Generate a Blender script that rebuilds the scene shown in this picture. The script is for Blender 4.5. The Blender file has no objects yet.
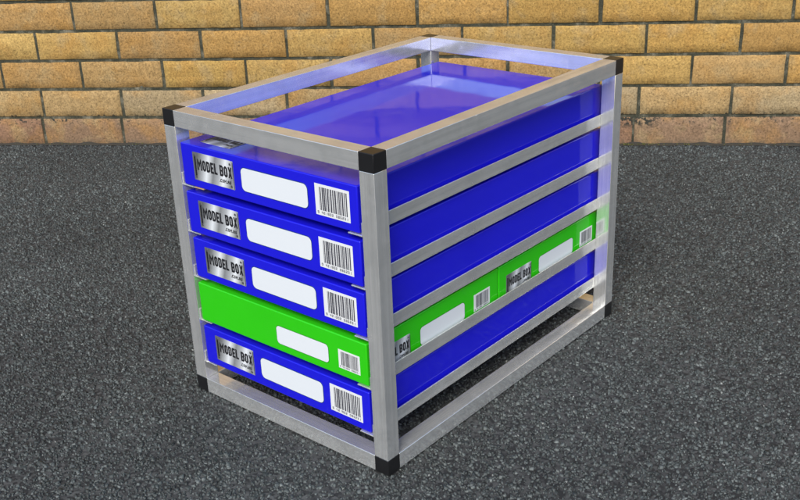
import bpy, math, random
import numpy as np
from mathutils import Matrix, Vector, noise

S = bpy.context.scene
COL = S.collection
rng = np.random.default_rng(7)
random.seed(7)

# ------------------------------------------------------------------ helpers
def tag(o, label=None, cat=None, group=None, kind=None):
    if label: o['label'] = label
    if cat: o['category'] = cat
    if group: o['group'] = group
    if kind: o['kind'] = kind
    return o

def empty(name, loc, rz=0.0):
    o = bpy.data.objects.new(name, None)
    o.empty_display_size = .05
    o.location = loc
    o.rotation_euler = (0, 0, rz)
    COL.objects.link(o)
    return o

def link(name, me, mat=None, parent=None, smooth=False):
    o = bpy.data.objects.new(name, me)
    if mat is not None:
        for m in (mat if isinstance(mat, (list, tuple)) else [mat]):
            me.materials.append(m)
    COL.objects.link(o)
    if parent: o.parent = parent
    if smooth:
        me.polygons.foreach_set('use_smooth', [True] * len(me.polygons))
    return o

def flat_big(me):
    """rounded arrises, but truly flat faces"""
    for p in me.polygons:
        n = p.normal
        if max(abs(n.x), abs(n.y), abs(n.z)) > .9999: p.use_smooth = False

def box_mesh(name, lo, hi, bev=0.0006, seg=2, jit=0.0):
    """bevelled box from corner lo to corner hi"""
    import bmesh
    bm = bmesh.new()
    bmesh.ops.create_cube(bm, size=1)
    lo = Vector(lo); hi = Vector(hi)
    for v in bm.verts:
        v.co = Vector((lo[i] + (v.co[i] + .5) * (hi[i] - lo[i]) for i in range(3)))
    if bev:
        bmesh.ops.bevel(bm, geom=bm.edges[:], offset=bev, segments=seg, profile=.6, affect='EDGES')
    me = bpy.data.meshes.new(name)
    bm.to_mesh(me); bm.free()
    if bev:
        me.polygons.foreach_set('use_smooth', [True] * len(me.polygons))
        flat_big(me)
    return me

def poly_mesh(name, polys, O, U, V, N, thick=0.0003, uvbox=None):
    """flat polygons (lists of (u,v)) lifted on a frame with real thickness"""
    verts, faces, uvs = [], [], []
    O, U, V, N = map(Vector, (O, U, V, N))
    for p in polys:
        b = len(verts); n = len(p)
        for (u, v) in p: verts.append(O + U * u + V * v + N * thick); uvs.append((u, v))
        for (u, v) in p: verts.append(O + U * u + V * v); uvs.append((u, v))
        faces.append([b + i for i in range(n)])
        for i in range(n):
            j = (i + 1) % n
            faces.append([b + j, b + i, b + n + i, b + n + j])
    me = bpy.data.meshes.new(name)
    me.from_pydata(verts, [], faces)
    if uvbox:
        u0, v0, u1, v1 = uvbox
        lay = me.uv_layers.new(name='UVMap')
        for l in me.loops:
            a = uvs[l.vertex_index]
            lay.data[l.index].uv = ((a[0] - u0) / (u1 - u0), (a[1] - v0) / (v1 - v0))
    me.update()
    return me

def rrect(u0, v0, u1, v1, r, n=7):
    out = []
    for cx, cy, a0 in ((u1 - r, v0 + r, -90), (u1 - r, v1 - r, 0), (u0 + r, v1 - r, 90), (u0 + r, v0 + r, 180)):
        for i in range(n + 1):
            a = math.radians(a0 + 90 * i / n)
            out.append((cx + r * math.cos(a), cy + r * math.sin(a)))
    return out

def rect(u0, v0, u1, v1): return [(u0, v0), (u1, v0), (u1, v1), (u0, v1)]

# ---------------------------------------------------------------- materials
class NT:
    def __init__(s, name):
        s.m = bpy.data.materials.new(name); s.m.use_nodes = True
        s.t = s.m.node_tree; s.n = s.t.nodes; s.b = s.n['Principled BSDF']
    def node(s, typ, **kw):
        n = s.n.new(typ)
        for k, v in kw.items():
            if k in n.inputs.keys() if isinstance(k, str) else False: n.inputs[k].default_value = v
            else: setattr(n, k, v)
        return n
    def l(s, a, b): s.t.links.new(a, b)
    def inp(s, name, v): s.b.inputs[name].default_value = v
    def coord(s, kind='Object', scale=(1, 1, 1)):
        c = s.node('ShaderNodeTexCoord'); m = s.node('ShaderNodeMapping')
        m.inputs['Scale'].default_value = scale
        s.l(c.outputs[kind], m.inputs['Vector']); return m.outputs[0]
    def noise(s, vec, scale, detail=3, rough=.55):
        n = s.node('ShaderNodeTexNoise'); n.inputs['Scale'].default_value = scale
        n.inputs['Detail'].default_value = detail; n.inputs['Roughness'].default_value = rough
        s.l(vec, n.inputs['Vector']); return n.outputs['Fac']
    def ramp(s, fac, stops, interp='LINEAR'):
        r = s.node('ShaderNodeValToRGB'); cr = r.color_ramp; cr.interpolation = interp
        while len(cr.elements) < len(stops): cr.elements.new(.5)
        for e, (p, c) in zip(cr.elements, stops):
            e.position = p; e.color = (c, c, c, 1) if isinstance(c, (int, float)) else (*c, 1)
        s.l(fac, r.inputs['Fac']); return r.outputs['Color']
    def mix(s, a, b, fac, blend='MIX'):
        m = s.node('ShaderNodeMix'); m.data_type = 'RGBA'; m.blend_type = blend
        for sock, v in ((m.inputs[6], a), (m.inputs[7], b), (m.inputs[0], fac)):
            if hasattr(v, 'links'): s.l(v, sock)
            elif isinstance(v, (int, float)): sock.default_value = v if sock.type == 'VALUE' else (v, v, v, 1)
            else: sock.default_value = (*v, 1)
        return m.outputs[2]
    def math(s, op, a, b=0.0, clamp=False):
        m = s.node('ShaderNodeMath'); m.operation = op; m.use_clamp = clamp
        for i, v in enumerate((a, b)):
            if hasattr(v, 'links'): s.l(v, m.inputs[i])
            else: m.inputs[i].default_value = v
        return m.outputs[0]
    def bump(s, h, strength, dist, prev=None):
        b = s.node('ShaderNodeBump'); b.inputs['Strength'].default_value = strength
        b.inputs['Distance'].default_value = dist; s.l(h, b.inputs['Height'])
        if prev: s.l(prev, b.inputs['Normal'])
        return b.outputs[0]

def mat_aluminium(name, axis):
    """mill finish extrusion: die lines along its length, dull handling patches"""
    m = NT(name)
    sc = [300, 300, 300]; sc[axis] = 1.5
    st = m.noise(m.coord('Object', sc), 1, 2)
    sc2 = [160, 160, 160]; sc2[axis] = 3
    st2 = m.noise(m.coord('Object', sc2), 1, 2)
    o = m.coord('Object')
    blot = m.noise(o, 28, 4, .6); fine = m.noise(o, 260, 3, .6)
    scuff = m.ramp(m.noise(o, 45, 3, .5), [(.52, 0), (.72, 1)])
    col = m.mix((.78, .79, .785), (.97, .98, .97), m.mix(m.ramp(st2, [(.35, 0), (.65, 1)]), m.ramp(st, [(.35, 0), (.65, 1)]), .45))
    col = m.mix(col, (.62, .64, .64), m.math('MULTIPLY', m.ramp(blot, [(.45, 0), (.66, 1)]), .35))
    col = m.mix(col, (.95, .96, .95), m.math('MULTIPLY', scuff, .4))
    m.l(col, m.b.inputs['Base Color'])
    m.inp('Metallic', .75)
    r = m.math('ADD', m.math('MULTIPLY', blot, .14), .06)
    r = m.math('ADD', r, m.math('MULTIPLY', scuff, .09))
    r = m.math('ADD', r, m.math('MULTIPLY', m.ramp(st, [(.35, 0), (.65, 1)]), .07))
    m.l(r, m.b.inputs['Roughness'])
    n = m.bump(m.noise(o, 16, 2), .14, .002)
    m.l(n, m.b.inputs['Normal'])
    return m.m

ALU = [mat_aluminium('aluminium_along_' + a, i) for i, a in enumerate('xyz')]

def mat_simple(name, col, rough, metal=0., spec=.5, bumps=None, coat=0):
    m = NT(name); m.inp('Base Color', (*col, 1)); m.inp('Roughness', rough)
    m.inp('Metallic', metal); m.inp('Specular IOR Level', spec)
    if coat: m.inp('Coat Weight', coat); m.inp('Coat Roughness', .05)
    if bumps:
        n = None
        for sc, st, d in bumps:
            n = m.bump(m.noise(m.coord(), sc, 3), st, d, n)
        m.l(n, m.b.inputs['Normal'])
    return m.m

def mat_card(name, col):
    """laminated printed board: slightly wavy gloss"""
    m = NT(name); o = m.coord()
    v = m.noise(o, 9, 3)
    c = m.mix(tuple(k * .93 for k in col), tuple(min(1, k * 1.06) for k in col), v)
    m.l(c, m.b.inputs['Base Color'])
    m.inp('Specular IOR Level', .50)
    rr = m.math('ADD', m.math('MULTIPLY', m.noise(o, 30, 4), .05), .045)
    m.l(rr, m.b.inputs['Roughness'])
    n = m.bump(m.noise(o, 7, 2), .3, .003); n = m.bump(m.noise(o, 110, 2), .07, .0006, n)
    m.l(n, m.b.inputs['Normal'])
    return m.m

BLUE = mat_card('blue_laminated_card', (.011, .010, .58))
GREEN = mat_card('green_laminated_card', (.026, .50, .007))
BLUE_EDGE = mat_simple('dark_blue_print', (.006, .03, .16), .25)
GREEN_EDGE = mat_simple('dark_green_print', (.02, .22, .01), .25)
WHITE = mat_simple('white_print', (.66, .70, .74), .3, bumps=[(40, .05, .001)])
STICK = mat_simple('white_sticker', (.68, .70, .71), .35)
BLACK = mat_simple('black_print', (.012, .012, .015), .4)
BARINK = mat_simple('barcode_ink', (.035, .035, .05), .5)
CAP = mat_simple('black_plastic', (.010, .010, .011), .30, bumps=[(900, .12, .0003)])
RIVET = mat_simple('rivet_metal', (.65, .65, .66), .3, metal=1.)
KRAFT = mat_simple('kraft_board', (.42, .27, .15), .8)

def mat_plate():
    m = NT('printed_metal_plate')
    uv = m.coord('UV')
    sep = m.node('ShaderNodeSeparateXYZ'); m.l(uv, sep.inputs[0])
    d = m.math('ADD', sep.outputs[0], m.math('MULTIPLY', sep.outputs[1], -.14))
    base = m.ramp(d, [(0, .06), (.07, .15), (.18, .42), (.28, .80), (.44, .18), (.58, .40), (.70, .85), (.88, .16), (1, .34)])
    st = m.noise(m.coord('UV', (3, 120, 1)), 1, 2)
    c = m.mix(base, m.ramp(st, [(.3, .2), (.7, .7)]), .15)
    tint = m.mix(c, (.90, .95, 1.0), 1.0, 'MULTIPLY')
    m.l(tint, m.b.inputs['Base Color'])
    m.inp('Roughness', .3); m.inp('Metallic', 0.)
    return m.m
PLATE = mat_plate()

# ---------------------------------------------------------------- writing
def stroke(pts, w, closed=False):
    """thick mitred polyline -> list of quads"""
    n = len(pts); P = [Vector((a, b)) for a, b in pts]
    L, Rr = [], []
    for i in range(n):
        a = P[(i - 1) % n] if (closed or i > 0) else None
        b = P[(i + 1) % n] if (closed or i < n - 1) else None
        d1 = (P[i] - a).normalized() if a is not None else None
        d2 = (b - P[i]).normalized() if b is not None else None
        if d1 is None: d1 = d2
        if d2 is None: d2 = d1
        n1 = Vector((-d1.y, d1.x)); n2 = Vector((-d2.y, d2.x))
        mm = (n1 + n2)
        mm = mm.normalized() if mm.length > 1e-6 else n1
        k = w / 2 / max(.45, mm.dot(n1))
        L.append(P[i] + mm * k); Rr.append(P[i] - mm * k)
    out = []
    rngi = range(n) if closed else range(n - 1)
    for i in rngi:
        j = (i + 1) % n
        out.append([tuple(Rr[i]), tuple(Rr[j]), tuple(L[j]), tuple(L[i])])
    return out

def glyph(ch, x, y, w, h, t):
    c = min(w, h) * .22; k = t / 2
    X0, X1, Y0, Y1 = x + k, x + w - k, y + k, y + h - k
    ym = (Y0 + Y1) / 2
    if ch == 'M': return stroke([(X0, y), (X0, Y1 + k * .2), ((X0 + X1) / 2, Y0 + h * .36), (X1, Y1 + k * .2), (X1, y)], t)
    if ch == 'O': return stroke([(X0, Y0 + c), (X0, Y1 - c), (X0 + c, Y1), (X1 - c, Y1), (X1, Y1 - c), (X1, Y0 + c), (X1 - c, Y0), (X0 + c, Y0)], t, True)
    if ch == 'D': return stroke([(X0, Y0), (X0, Y1), (X1 - c, Y1), (X1, Y1 - c), (X1, Y0 + c), (X1 - c, Y0)], t, True)
    if ch == 'E': return stroke([(x + w, Y1), (X0, Y1), (X0, Y0), (x + w, Y0)], t) + stroke([(X0 + k, ym), (x + w * .86, ym)], t)
    if ch == 'L': return stroke([(X0, y + h), (X0, Y0), (x + w, Y0)], t)
    if ch == 'B':
        q = c * .7
        return stroke([(X0, Y0), (X0, Y1), (X1 - q, Y1), (X1, Y1 - q), (X1, ym + q), (X1 - q, ym), (X1, ym - q), (X1, Y0 + q), (X1 - q, Y0)], t, True) + stroke([(X0 + k, ym), (X1 - q - k, ym)], t)
    if ch == 'X': return stroke([(X0, y), (X1, y + h)], t * .80) + stroke([(X0, y + h), (X1, y)], t * .80)
    if ch == 'C': return stroke([(x + w, Y1), (X0 + c, Y1), (X0, Y1 - c), (X0, Y0 + c), (X0 + c, Y0), (x + w, Y0)], t)
    if ch == 'A': return stroke([(X0, y), (X0, Y1 - c), (X0 + c, Y1), (X1 - c, Y1), (X1, Y1 - c), (X1, y)], t) + stroke([(X0 + k, ym), (X1 - k, ym)], t)
    if ch == 'U': return stroke([(X0, y + h), (X0, Y0 + c), (X0 + c, Y0), (X1 - c, Y0), (X1, Y0 + c), (X1, y + h)], t)
    if ch == '.': return [rect(x, y, x + t * 1.2, y + t * 1.2)]
    return []

def word(txt, x, y, w, h, t, gap=.22, space=.6):
    wid = {'M': 1.35, '.': .35, ' ': space, 'L': .85, 'E': .9, 'X': 1.1}
    tot = sum(wid.get(c, 1) for c in txt) + gap * (len(txt) - 1)
    u = w / tot; out = []; cx = x
    for c in txt:
        ww = wid.get(c, 1) * u
        out += glyph(c, cx, y, ww, h, t); cx += ww + gap * u
    return out

SEG = {'0': 'abcdef', '1': 'bc', '2': 'abged', '3': 'abgcd', '4': 'fgbc', '5': 'afgcd', '6': 'afgedc', '7': 'abc', '8': 'abcdefg', '9': 'abcdfg'}
def digits(txt, x, y, w, h, t):
    u = w / len(txt); out = []
    for i, c in enumerate(txt):
        if c == ' ': continue
        a, b = x + i * u, x + (i + .68) * u; m = y + h / 2
        seg = {'a': rect(a, y + h - t, b, y + h), 'd': rect(a, y, b, y + t), 'g': rect(a, m - t / 2, b, m + t / 2),
               'f': rect(a, m, a + t, y + h), 'e': rect(a, y, a + t, m), 'b': rect(b - t, m, b, y + h), 'c': rect(b - t, y, b, m)}
        out += [seg[s] for s in SEG[c]]
    return out

# ---------------------------------------------------------------- cartons
def add_plate(parent, O, U, V, N, u0, v0, w, h):
    O, U, V, N = map(Vector, (O, U, V, N))
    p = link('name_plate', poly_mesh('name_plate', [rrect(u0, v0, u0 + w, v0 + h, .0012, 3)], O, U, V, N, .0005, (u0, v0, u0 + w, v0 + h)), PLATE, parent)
    O2 = O + N * .0005
    polys = word('MODEL BOX', u0 + w * .10, v0 + h * .38, w * .865, h * .39, h * .077, .13, .42)
    polys += word('.COM.AU', u0 + w * .64, v0 + h * .16, w * .28, h * .12, h * .028)
    # black band down the left edge and drop shadow edge of the printed plate
    polys += [rect(u0 + w * .035, v0 + h * .10, u0 + w * .075, v0 + h * .90)]
    polys += [rect(u0 + w * .986, v0 + h * .02, u0 + w * .998, v0 + h * .95)]
    link('lettering', poly_mesh('lettering', polys, O2, U, V, N, .00015), BLACK, p)
    for a, b in ((.055, .12), (.055, .88), (.93, .10), (.93, .88)):
        cx, cy, r = u0 + w * a, v0 + h * b, h * .045
        link('screw_head', poly_mesh('screw_head', [[(cx + r * math.cos(t * math.pi / 5), cy + r * math.sin(t * math.pi / 5)) for t in range(10)]], O2 + N * .0002, U, V, N, .0003), RIVET, p)
    return p

def add_label(parent, O, U, V, N, u0, v0, u1, v1, r, edge):
    O, U, V, N = map(Vector, (O, U, V, N))
    e = .0011
    f = link('label_panel', poly_mesh('label_panel', [rrect(u0, v0, u1, v1, r)], O + N * .00025, U, V, N, .0002), WHITE, parent)
    link('outline', poly_mesh('outline', [rrect(u0 - e, v0 - e, u1 + e, v1 + e, r + e)], O, U, V, N, .0002), edge, f)

def add_barcode(parent, O, U, V, N, u0, v0, u1, v1, seed=3):
    O, U, V, N = map(Vector, (O, U, V, N))
    s = link('barcode_sticker', poly_mesh('barcode_sticker', [rect(u0, v0, u1, v1)], O, U, V, N, .0002), STICK, parent)
    r = random.Random(seed); w = u1 - u0; h = v1 - v0
    polys = []; m = w / 78.0; x = u0 + w * .13
    while x < u1 - w * .09:
        k = r.choice((1, 1, 2, 2, 3)); polys.append(rect(x, v0 + h * .17, min(x + k * m, u1 - w * .07), v1 - h * .09))
        x += (k + r.choice((1, 1, 2, 2))) * m
    polys += digits('9 421902 086231', u0 + w * .05, v0 + h * .05, w * .9, h * .085, h * .016)
    link('bars', poly_mesh('bars', polys, O + Vector(N) * .0002, U, V, N, .0001), BARINK, s)

def carton_body(w, d, h, mat, parent):
    """folded board carton: slightly bowed panels, soft folds, a lid flap line"""
    import bmesh
    bm = bmesh.new(); nx, ny, nz = 12, 14, 4
    bmesh.ops.create_cube(bm, size=1)
    bmesh.ops.subdivide_edges(bm, edges=bm.edges[:], cuts=1, use_grid_fill=True)
    for v in bm.verts:
        v.co = Vector((v.co.x * w, (v.co.y + .5) * d, (v.co.z + .5) * h))
    bmesh.ops.bevel(bm, geom=[e for e in bm.edges if len(e.link_faces) == 2 and e.calc_face_angle(0) > 1], offset=.0017, segments=3, profile=.5, affect='EDGES')
    me = bpy.data.meshes.new('carton'); bm.to_mesh(me); bm.free()
    me.polygons.foreach_set('use_smooth', [True] * len(me.polygons))
    flat_big(me)
    return link('carton', me, mat, parent)

BW, BD, BH = .3525, .622, .0655
def blue_box():
    root = empty('storage_box', (0, 0, 0))
    c = carton_body(BW, BD, BH, BLUE, root)
    F = ((-BW / 2, 0, 0), (1, 0, 0), (0, 0, 1), (0, -1, 0))
    add_plate(root, *F, .0265, .0125, .0885, .043)
    add_label(root, *F, .1310, .0155, .2620, .0500, .0075, BLUE_EDGE)
    add_barcode(root, *F, .2765, .0115, .3385, .0555)
    return root

GL = .312
def green_box():
    root = empty('storage_box', (0, 0, 0))
    d = BW
    carton_body(GL, d, BH, GREEN, root)
    F = ((-GL / 2, 0, 0), (1, 0, 0), (0, 0, 1), (0, -1, 0))
    add_plate(root, *F, .020, .0085, .0725, .0355)
    add_label(root, *F, .116, .0130, .223, .0420, .006, GREEN_EDGE)
    add_barcode(root, *F, .2475, .0145, .2895, .0430, 5)
    E_ = ((-GL / 2, d, 0), (0, -1, 0), (0, 0, 1), (-1, 0, 0))
    add_label(root, *E_, .174, .0130, .279, .0420, .006, GREEN_EDGE)
    add_barcode(root, *E_, .2985, .0130, .3390, .0425, 5)
    return root

def copy_tree(o, parent=None):
    c = o.copy(); COL.objects.link(c)
    if parent: c.parent = parent
    for ch in [x for x in bpy.data.objects if x.parent == o]:
        copy_tree(ch, c)
    return c

W, D, H, T = .4148, .6335, .4750, .025
BX = -.2083
shelf = [.359 - .076 * i for i in range(5)]
g = 'boxes slotted into the aluminium rack'
proto = blue_box()
labs = {0: 'topmost blue box with its glossy lid in view and a second metal plate',
        1: 'second blue box from the top, directly under the box with the open lid',
        2: 'middle blue box resting right above the green boxes',
        4: 'lowest blue box under the green boxes, just above the bottom bars of the rack'}
jog = {0: (-.0005, .0022, 0), 1: (.0006, .0015, .0), 2: (.0004, .0030, 0), 4: (-.0003, .0030, .0)}
for i in (0, 1, 2, 4):
    o = proto if i == 0 else copy_tree(proto)
    dx, dy, rz = jog[i]
    o.location = (BX + dx, dy, shelf[i] + .0028); o.rotation_euler.z = rz
    tag(o, labs[i], 'storage box', g)
link('tuck_flap', box_mesh('tuck_flap', (-BW / 2 + .022, .0006, -.0022), (-BW / 2 + .042, .020, -.0004), .0003, 1), KRAFT, proto)
# the second plate lying on the lid of the topmost box only
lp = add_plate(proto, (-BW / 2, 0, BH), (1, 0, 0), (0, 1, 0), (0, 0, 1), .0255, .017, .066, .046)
gp = green_box()
for k, (y0, lab) in enumerate(((.0025, 'nearer green box whose plain end shows between the blue boxes at the front'),
                               (.3175, 'farther green box with its whole plate facing the long side of the rack'))):
    o = gp if k == 0 else copy_tree(gp)
    o.rotation_euler.z = math.pi / 2
    o.location = (BX + BW / 2, y0 + GL / 2, shelf[3] + .0028)
    tag(o, lab, 'storage box', g)

# ---------------------------------------------------------------- the rack
rack = empty('storage_rack', (-W / 2, D / 2, 0))
tag(rack, 'open square-tube aluminium rack with black plastic corners holding the stacked boxes', 'rack')
inv = Vector((W / 2, -D / 2, 0))
def rp(name, lo, hi, mat, bev=.0007):
    # local coordinates start at the part's own low corner so grain differs between parts
    lo = Vector(lo); hi = Vector(hi)
    off = Vector((random.random(), random.random(), random.random())) * 0
    me = box_mesh(name, lo - lo, hi - lo, bev)
    o = link(name, me, mat, rack)
    o.location = lo + inv
    return o
e = .0002
for sx in (0, 1):
    for sy in (0, 1):
        x0, y0 = -W + sx * (W - T), sy * (D - T)
        rp('post', (x0, y0, T), (x0 + T, y0 + T, H - T), ALU[2])
        for z0 in (0, H - T):
            rp('corner_cap', (x0 - e, y0 - e, z0 - (0 if z0 == 0 else e)), (x0 + T + e, y0 + T + e, z0 + T + (0 if z0 == 0 else e)), CAP, .0009)
for z0 in (.0005, H - T):
    for y0 in (0, D - T):
        rp('crossbar', (-W + T, y0, z0), (-T, y0 + T, z0 + T), ALU[0])
    for x0 in (-W, -T):
        rp('side_bar', (x0, T, z0), (x0 + T, D - T, z0 + T), ALU[1])
def angle_rail(side, z):
    """L profile: upright leg on the inside of the posts, foot under the box"""
    t = .0018; h = .0200; f = .026
    X = -T if side else -(W - T)
    s = -1 if side else 1
    prof = [(0, 0), (f, 0), (f, t), (t, t), (t, h), (0, h)]
    ya, yb = (.0008 if side else .003), D - .002
    vs = [(X + s * (a + .0002), ya, z + b) for a, b in prof] + [(X + s * (a + .0002), yb, z + b) for a, b in prof]
    n = 6
    fs = [[i, (i + 1) % n, n + (i + 1) % n, n + i] for i in range(n)] + [list(range(n)), list(range(2 * n - 1, n - 1, -1))]
    import bmesh
    me = bpy.data.meshes.new('shelf_rail'); me.from_pydata(vs, [], fs)
    bm = bmesh.new(); bm.from_mesh(me)
    bmesh.ops.recalc_face_normals(bm, faces=bm.faces[:])
    bmesh.ops.bevel(bm, geom=bm.edges[:], offset=.0004, segments=2, profile=.5, affect='EDGES')
    bmesh.ops.translate(bm, verts=bm.verts[:], vec=(0, 0, -z))
    bm.to_mesh(me); bm.free()
    o = link('shelf_rail', me, ALU[1], rack)
    o.location = inv + Vector((0, 0, z))
    # rivet heads through the upright leg, seen in the slot beside the box
    for yy in (T / 2, D - T / 2):
        bm = bmesh.new()
        bmesh.ops.create_uvsphere(bm, u_segments=14, v_segments=8, radius=.0030)
        for v in bm.verts: v.co.x *= .45
        m2 = bpy.data.meshes.new('rivet'); bm.to_mesh(m2); bm.free()
        r = link('rivet', m2, RIVET, o, True)
        r.location = (X + s * (t + .0003), yy, .011)
for z in shelf:
    for sd in (0, 1): angle_rail(sd, z)

# ---------------------------------------------------------------- brick wall
WA = 0.57309474
wd = Vector((math.cos(WA), math.sin(WA), 0)); wn = Vector((-wd.y, wd.x, 0)) # wn points away from the camera
WO = wn * 1.58389                     # foot of the face
PX, PZ, S0, ZT, J = .24506, .0842, -.85526, .33415, .0078
wall = empty('brick_wall', WO, WA)
tag(wall, 'yellow brick wall with dark joints behind the rack, pinkish bottom course', 'wall')

def brickwork():
    verts, faces, cols, wv, wf = [], [], [], [], []
    nx, nz = 15, 6
    rows = {0: .41, 1: .45, 2: 0., 3: .5, 4: 0.}
    def row_off(r): return rows.get(r, (.5 if r % 2 else 0.) + .03 * math.sin(r * 2.1))
    R_ = random.Random(11)
    ztop = 31
    for r in range(ztop):
        zb = ZT - PZ * (4 - r); z0 = zb + J / 2; z1 = zb + PZ - J / 2
        if r == 0: z0 = -.02
        for k in range(-14, 24):
            near = -3 < k < 10 and r < 7
            s0 = S0 + (k + row_off(r)) * PX + J / 2 + R_.uniform(-.0015, .0015); s1 = s0 + PX - J
            dep = R_.uniform(-.0014, .0014); tilt = R_.uniform(-.0012, .0012)
            # tint
            q = R_.random()
            if r == 0: c = (.285, .180, .130) if q < .6 else (.31, .215, .155)
            elif r == 1: c = (.43, .35, .23) if q < .6 else (.44, .32, .17)
            else:
                c = R_.choice(((.50, .33, .115), (.52, .36, .14), (.47, .30, .115), (.54, .385, .155), (.46, .315, .15), (.50, .345, .125), (.43, .28, .125)))
            f = R_.uniform(.80, 1.08); c = tuple(v * f for v in c)
            ax, az = (nx, nz) if near else (5, 4)
            b = len(verts); sd = R_.uniform(0, 99)
            for j in range(az):
                for i in range(ax):
                    fx, fz = i / (ax - 1), j / (az - 1)
                    # inset first/last columns so the arris rounds over 2.5 mm
                    def rem(fv, n, L):
                        i_ = round(fv * (n - 1))
                        if i_ == 0: return 0
                        if i_ == n - 1: return L
                        return .0014 + (L - .0028) * (i_ - 1) / (n - 3)
                    s = s0 + rem(fx, ax, s1 - s0); z = z0 + rem(fz, az, z1 - z0)
                    edge = i in (0, ax - 1) or j in (0, az - 1)
                    nn = noise.noise(Vector((s * 40, z * 40, sd))); n2 = noise.noise(Vector((s * 130, z * 130, sd + 5)))
                    y = dep + tilt * (fz - .5) + nn * .0008
                    if edge:
                        y += .0014 + max(0, n2) * .0020
                        s += (1 if i == 0 else -1 if i == ax - 1 else 0) * max(0, n2) * .0025
                        z += (1 if j == 0 else -1 if j == az - 1 else 0) * max(0, nn + n2) * .0022
                    verts.append((s, y, z))
            for j in range(az - 1):
                for i in range(ax - 1):
                    a = b + j * ax + i
                    faces.append((a, a + 1, a + ax + 1, a + ax))
            ring = [b + i for i in range(ax)] + [b + j * ax + ax - 1 for j in range(1, az)] + \
                   [b + (az - 1) * ax + i for i in range(ax - 2, -1, -1)] + [b + j * ax for j in range(az - 2, 0, -1)]
            rb = len(verts)
            for vi in ring:
                p = verts[vi]; verts.append((p[0], p[1] + .016, p[2]))
            for t in range(len(ring)):
                u = (t + 1) % len(ring)
                faces.append((ring[u], ring[t], rb + t, rb + u))
            cols += [c] * (len(verts) - b)
    me = bpy.data.meshes.new('brickwork'); me.from_pydata(verts, [], faces)
    at = me.color_attributes.new('tint', 'FLOAT_COLOR', 'POINT')
    at.data.foreach_set('color', np.array([(*c, 1) for c in cols], dtype=np.float32).ravel())
    me.update()
    return me
m = NT('yellow_brick'); o = m.coord()
ca = m.node('ShaderNodeVertexColor'); ca.layer_name = 'tint'
cl = m.noise(o, 11, 4, .6); fi = m.noise(o, 190, 5, .75); mid = m.noise(o, 60, 4, .6)
c = m.mix(ca.outputs[0], (.44, .25, .075), m.math('MULTIPLY', m.ramp(cl, [(.46, 0), (.66, 1)]), .5))
c = m.mix(c, (.40, .32, .19), m.math('MULTIPLY', m.ramp(m.noise(o, 17, 4, .6), [(.52, 0), (.66, 1)]), .50))
c = m.mix(c, (.90, .84, .72), 1.0, 'MULTIPLY')
c = m.mix(c, m.ramp(fi, [(.32, .30), (.45, .82), (.56, 1.05), (.70, 1.45)]), .95, 'MULTIPLY')
c = m.mix(c, m.ramp(mid, [(.3, .78), (.7, 1.15)]), .7, 'MULTIPLY')
pit = m.noise(o, 420, 2, .6)
c = m.mix(c, (.09, .06, .03), m.math('MULTIPLY', m.ramp(pit, [(.27, 1), (.36, 0)]), .8))
# moss / grime clinging to the lowest joints
sp = m.node('ShaderNodeSeparateXYZ'); m.l(o, sp.inputs[0])
spot = m.math('MULTIPLY', m.ramp(sp.outputs[2], [(.045, 0), (.060, 1), (.084, 1), (.090, 0)]), m.ramp(m.math('ABSOLUTE', m.math('SUBTRACT', sp.outputs[0], .47)), [(.05, 1), (.075, 0)]))
spot = m.math('MULTIPLY', spot, m.ramp(m.noise(o, 85, 4, .6), [(.48, 0), (.51, 1)]))
c = m.mix(c, (.035, .035, .028), spot)
band = m.math('MULTIPLY', m.ramp(sp.outputs[2], [(.050, 0), (.072, 1), (.088, 1), (.094, 0)]), m.ramp(m.noise(o, 75, 4, .65), [(.56, 0), (.60, 1)]))
c = m.mix(c, (.035, .035, .028), band)
base = m.math('MULTIPLY', m.ramp(sp.outputs[2], [(.0, 1), (.022, 0)]), m.ramp(m.noise(o, 60, 3), [(.42, 0), (.60, 1)]))
c = m.mix(c, (.10, .085, .06), m.math('MULTIPLY', base, .8))
m.l(c, m.b.inputs['Base Color']); m.inp('Roughness', .92); m.inp('Specular IOR Level', .2)
n = m.bump(fi, .55, .0016); n = m.bump(m.ramp(pit, [(.25, 0), (.38, 1)]), .5, .0012, n); n = m.bump(mid, .4, .0022, n)
m.l(n, m.b.inputs['Normal']); BRICK = m.m
m = NT('dark_mortar'); o = m.coord()
c = m.ramp(m.noise(o, 22, 5, .65), [(.3, (.035, .038, .028)), (.52, (.070, .070, .050)), (.70, (.22, .205, .155))])
c = m.mix(c, m.ramp(m.noise(o, 300, 3), [(.3, .5), (.7, 1.3)]), .8, 'MULTIPLY')
m.l(c, m.b.inputs['Base Color']); m.inp('Roughness', .95); m.inp('Specular IOR Level', .15)
n = m.bump(m.noise(o, 200, 4, .7), .8, .003); m.l(n, m.b.inputs['Normal']); MORTAR = m.m
bo = link('brickwork', brickwork(), BRICK, wall, True)
# mortar bed: an undulating sheet backed by the body of the wall
nxm, nzm = 700, 50
mv, mf = [], []
xs = np.linspace(-4.2, 5.0, nxm)
zs = np.concatenate([np.linspace(-.02, .55, 110), np.linspace(.56, 2.60, 30)])
for z in zs:
    for x in xs:
        q = noise.noise(Vector((x * 35, z * 35, 3))) * .0016 + noise.noise(Vector((x * 9, z * 9, 8))) * .0014
        mv.append((x, .0026 + q * .7, z))
for j in range(len(zs) - 1):
    for i in range(nxm - 1):
        a = j * nxm + i; mf.append((a, a + 1, a + nxm + 1, a + nxm))
me = bpy.data.meshes.new('mortar'); me.from_pydata(mv, [], mf)
link('mortar', me, MORTAR, wall, True)
link('wall_core', box_mesh('wall_core', (-4.25, .012, -.02), (5.3, .23, 2.605), 0), MORTAR, wall)
link('coping', box_mesh('coping', (-4.3, -.03, 2.607), (5.35, .26, 2.67), .004), mat_simple('concrete', (.36, .35, .32), .9, bumps=[(60, .5, .004)]), wall)

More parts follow.
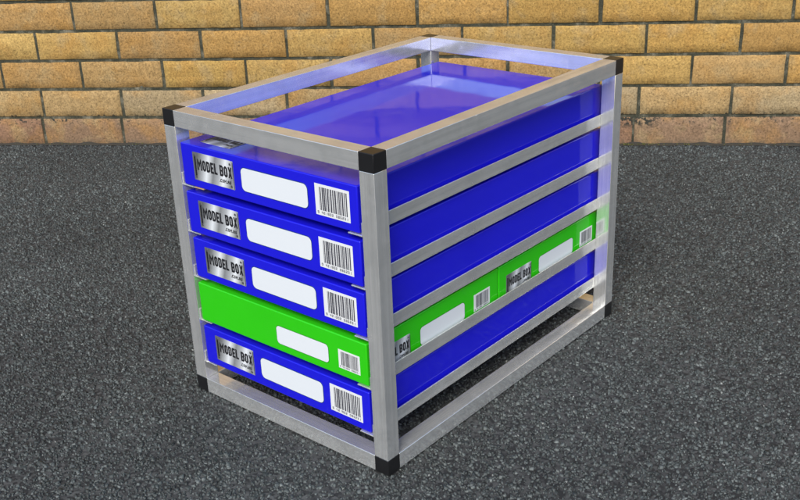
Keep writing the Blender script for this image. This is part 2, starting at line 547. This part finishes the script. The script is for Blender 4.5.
# ---------------------------------------------------------------- ground
m = NT('asphalt_binder'); o = m.coord()
vor = m.node('ShaderNodeTexVoronoi'); vor.inputs['Scale'].default_value = 190; m.l(o, vor.inputs['Vector'])
c = m.mix((.022, .023, .024), (.075, .078, .078), m.ramp(vor.outputs['Color'], [(.3, 0), (.8, 1)]))
c = m.mix(c, m.ramp(m.noise(o, 2.2, 4), [(.3, .8), (.7, 1.2)]), .8, 'MULTIPLY')
m.l(c, m.b.inputs['Base Color']); m.inp('Roughness', .85); m.inp('Specular IOR Level', .35)
n = m.bump(vor.outputs['Distance'], -.7, .0025); n = m.bump(m.noise(o, 500, 3), .4, .001, n)
m.l(n, m.b.inputs['Normal']); BINDER = m.m
gm = bpy.data.meshes.new('ground')
G = 60
gm.from_pydata([(-G, -G, 0), (G, -G, 0), (G, G, 0), (-G, G, 0)], [], [(0, 1, 2, 3)])
go = tag(link('ground', gm, BINDER), kind='structure'); go.location.z = -.0028

m = NT('asphalt_stone'); o = m.coord()
at = m.node('ShaderNodeAttribute'); at.attribute_name = 'shade'
c = m.ramp(at.outputs['Fac'], [(0, (.018, .022, .022)), (.45, (.060, .070, .070)), (.80, (.135, .150, .147)), (.955, (.19, .205, .20)), (.975, (.24, .25, .24)), (1, (.40, .40, .38))])
c = m.mix(c, m.ramp(m.noise(o, 450, 3, .65), [(.3, .5), (.7, 1.5)]), .9, 'MULTIPLY')
big = m.ramp(m.noise(o, 2.4, 5, .62), [(.32, .68), (.68, 1.25)])
c = m.mix(c, big, .9, 'MULTIPLY'); c = m.mix(c, (.80, .83, .83), 1.0, 'MULTIPLY')
m.l(c, m.b.inputs['Base Color']); m.inp('Roughness', .6); m.inp('Specular IOR Level', .5)
n = m.bump(m.noise(o, 900, 2), .35, .0006); m.l(n, m.b.inputs['Normal']); STONE = m.m

def aggregate(N, seed):
    r = np.random.default_rng(seed)
    # ground in front of the wall, in wall coordinates (s along, q distance in front of the face)
    s = r.uniform(-1.9, 2.3, N * 2); q = r.uniform(.001, 3.0, N * 2)
    keep = r.uniform(0, 1, N * 2) < np.clip(.62 + .38 * q / 2.2, 0, 1)
    s, q = s[keep][:N], q[keep][:N]; N = len(s)
    P = s[:, None] * np.array([wd.x, wd.y]) + (1.58389 - q)[:, None] * np.array([wn.x, wn.y])
    size = np.exp(r.normal(math.log(.0024), .34, N)).clip(.0012, .0046)
    K = 5
    ang = np.sort(r.uniform(0, 2 * np.pi, (N, K)), axis=1) * .35 + (np.arange(K) / K * 2 * np.pi)[None] * .65 + .65 * r.uniform(0, 6.28, (N, 1))
    ang = np.arange(K)[None] / K * 2 * np.pi + r.uniform(-.50, .50, (N, K)) + r.uniform(0, 6.28, (N, 1))
    rad = size[:, None] * r.uniform(.62, 1.30, (N, K))
    el = r.uniform(.45, 1.0, N); rot = r.uniform(0, 3.14, N)
    ex = np.cos(ang) * rad; ey = np.sin(ang) * rad * el[:, None]
    X = ex * np.cos(rot)[:, None] - ey * np.sin(rot)[:, None]; Y = ex * np.sin(rot)[:, None] + ey * np.cos(rot)[:, None]
    top = r.uniform(.0006, .0027, N) * (size / .0027) ** .5
    tx = r.normal(0, .34, N); ty = r.normal(0, .34, N)   # tilt of the worn top face
    V = np.zeros((N, 2 * K, 3), np.float32)
    V[:, :K, 0] = P[:, :1] + X; V[:, :K, 1] = P[:, 1:] + Y; V[:, :K, 2] = -.0006
    f = r.uniform(.70, .93, (N, 1))
    V[:, K:, 0] = P[:, :1] + X * f; V[:, K:, 1] = P[:, 1:] + Y * f
    V[:, K:, 2] = top[:, None] + X * f * tx[:, None] + Y * f * ty[:, None] + r.uniform(-.00015, .00015, (N, K))
    base = (np.arange(N) * 2 * K)[:, None, None]
    quads = np.array([[i, (i + 1) % K, K + (i + 1) % K, K + i] for i in range(K)])[None] + base
    tops = np.arange(K, 2 * K)[None, None] + base
    loops = np.concatenate([quads.reshape(N, -1), tops.reshape(N, -1)], 1).ravel().astype(np.int32)
    per = np.array([4] * K + [K]); tot = np.tile(per, N); st = np.concatenate([[0], np.cumsum(tot)[:-1]]).astype(np.int32)
    me = bpy.data.meshes.new('aggregate')
    me.vertices.add(N * 2 * K); me.vertices.foreach_set('co', V.ravel())
    me.loops.add(len(loops)); me.loops.foreach_set('vertex_index', loops)
    me.polygons.add(len(tot)); me.polygons.foreach_set('loop_start', st)
    me.update(calc_edges=True)
    a = me.attributes.new('shade', 'FLOAT', 'POINT')
    sh = r.beta(1.7, 2.1, N) * .96; br = (r.uniform(0, 1, N) < .012) & (size < .0024); sh[br] = r.uniform(.965, 1, br.sum())
    a.data.foreach_set('value', np.repeat(sh, 2 * K).astype(np.float32))
    return me
ao = link('asphalt_chips', aggregate(500000, 5), STONE); ao.location.z = -.0026
tag(ao, 'grey stone chips set in the dark asphalt', 'asphalt chips', kind='stuff')

def soil():
    vs, fs = [], []; n = 900
    for i in range(n):
        x = -4.2 + 9.4 * i / (n - 1)
        w = .006 + .007 * max(0, noise.noise(Vector((x * 14, 2, 0))) + .3) + .003 * noise.noise(Vector((x * 70, 5, 0)))
        h = .003 + .006 * max(0, noise.noise(Vector((x * 22, 9, 0))) + .25)
        vs += [(x, .004, h), (x, -w * .35, h * .8), (x, -w, -.001)]
    for i in range(n - 1):
        for k in (0, 1):
            a = i * 3 + k; fs.append((a, a + 3, a + 4, a + 1))
    me = bpy.data.meshes.new('soil'); me.from_pydata(vs, [], fs); return me
so_ = link('soil', soil(), mat_simple('dark_soil', (.040, .036, .028), .95, bumps=[(420, .8, .003)]), None, True)
so_.location = WO; so_.rotation_euler.z = WA
tag(so_, 'dark dirt gathered in the corner between brick wall and asphalt', 'dirt', kind='stuff')

# moss in the joint where the wall meets the asphalt
def moss():
    r = random.Random(4); vs, fs = [], []
    spots = [(.470, 90, .022), (.52, 30, .05), (1.1, 30, .12), (-1.3, 26, .10), (-.5, 16, .06), (.62, 10, .03), (-.72, 22, .05), (-.95, 12, .05), (.80, 14, .05)]
    for s, n, sp in spots:
        for _ in range(n):
            x = s + r.gauss(0, sp); y = -abs(r.gauss(0, .0030)) - .001; z = .0005
            for _ in range(4):
                a = r.uniform(0, 6.28); l = r.uniform(.002, .0055); b = len(vs); w = .0009
                dx, dy = math.cos(a), math.sin(a)
                vs += [(x - dy * w, y + dx * w, z), (x + dy * w, y - dx * w, z), (x + dx * l * .7, y + min(0, dy) * l * .7, z + l)]
                fs.append((b, b + 1, b + 2))
    me = bpy.data.meshes.new('moss'); me.from_pydata(vs, [], fs); return me
mo = link('moss', moss(), mat_simple('moss_green', (.16, .17, .03), .8))
mo.location = WO; mo.rotation_euler.z = WA
tag(mo, 'small yellow-green moss tufts along the foot of the brick wall', 'moss', kind='stuff')

# ---------------------------------------------------------------- light
wld = bpy.data.worlds.new('World'); S.world = wld; wld.use_nodes = True
nt = wld.node_tree; bg = nt.nodes['Background']
sky = nt.nodes.new('ShaderNodeTexSky'); sky.sky_type = 'NISHITA'; sky.sun_disc = False
SUN_AZ, SUN_EL = math.radians(153), math.radians(42)   # azimuth clockwise from +Y
sky.sun_elevation = SUN_EL; sky.sun_rotation = SUN_AZ
sky.air_density = 1.0; sky.dust_density = 1.6; sky.ozone_density = 1.0
nt.links.new(sky.outputs[0], bg.inputs[0]); bg.inputs[1].default_value = .12
sl = bpy.data.lights.new('sun', 'SUN'); sl.energy = 1.75; sl.angle = math.radians(32); sl.color = (1, .95, .86)
so = bpy.data.objects.new('sun', sl); COL.objects.link(so)
dirv = Vector((math.sin(SUN_AZ) * math.cos(SUN_EL), math.cos(SUN_AZ) * math.cos(SUN_EL), math.sin(SUN_EL)))
so.rotation_euler = dirv.to_track_quat('Z', 'Y').to_euler(); so.location = dirv * 5

# ---------------------------------------------------------------- camera
def cam_rot(yaw, pitch, roll):
    cy, sy = math.cos(yaw), math.sin(yaw)
    r = Vector((cy, -sy, 0)); f = Vector((sy * math.cos(pitch), cy * math.cos(pitch), -math.sin(pitch)))
    d = f.cross(r); c, s = math.cos(roll), math.sin(roll)
    r2 = r * c - d * s; d2 = r * s + d * c
    return r2, d2, f
r_, d_, f_ = cam_rot(-0.7117, 0.4001, -0.0404)
cd = bpy.data.cameras.new('camera'); cam = bpy.data.objects.new('camera', cd); COL.objects.link(cam)
M = Matrix.Identity(4)
for i in range(3): M[i][0], M[i][1], M[i][2] = r_[i], -d_[i], -f_[i]
M[0][3], M[1][3], M[2][3] = .8041, -.8884, .8532
cam.matrix_world = M
cd.sensor_width = 36; cd.lens = 36 * 1016.3 / 800; cd.clip_start = .01; cd.clip_end = 300
S.camera = cam

v = S.view_settings
v.view_transform = 'Standard'; v.look = 'None'; v.gamma = 1; v.use_curve_mapping = False
v.exposure = 0.77
S.render.resolution_x = 1024; S.render.resolution_y = 640
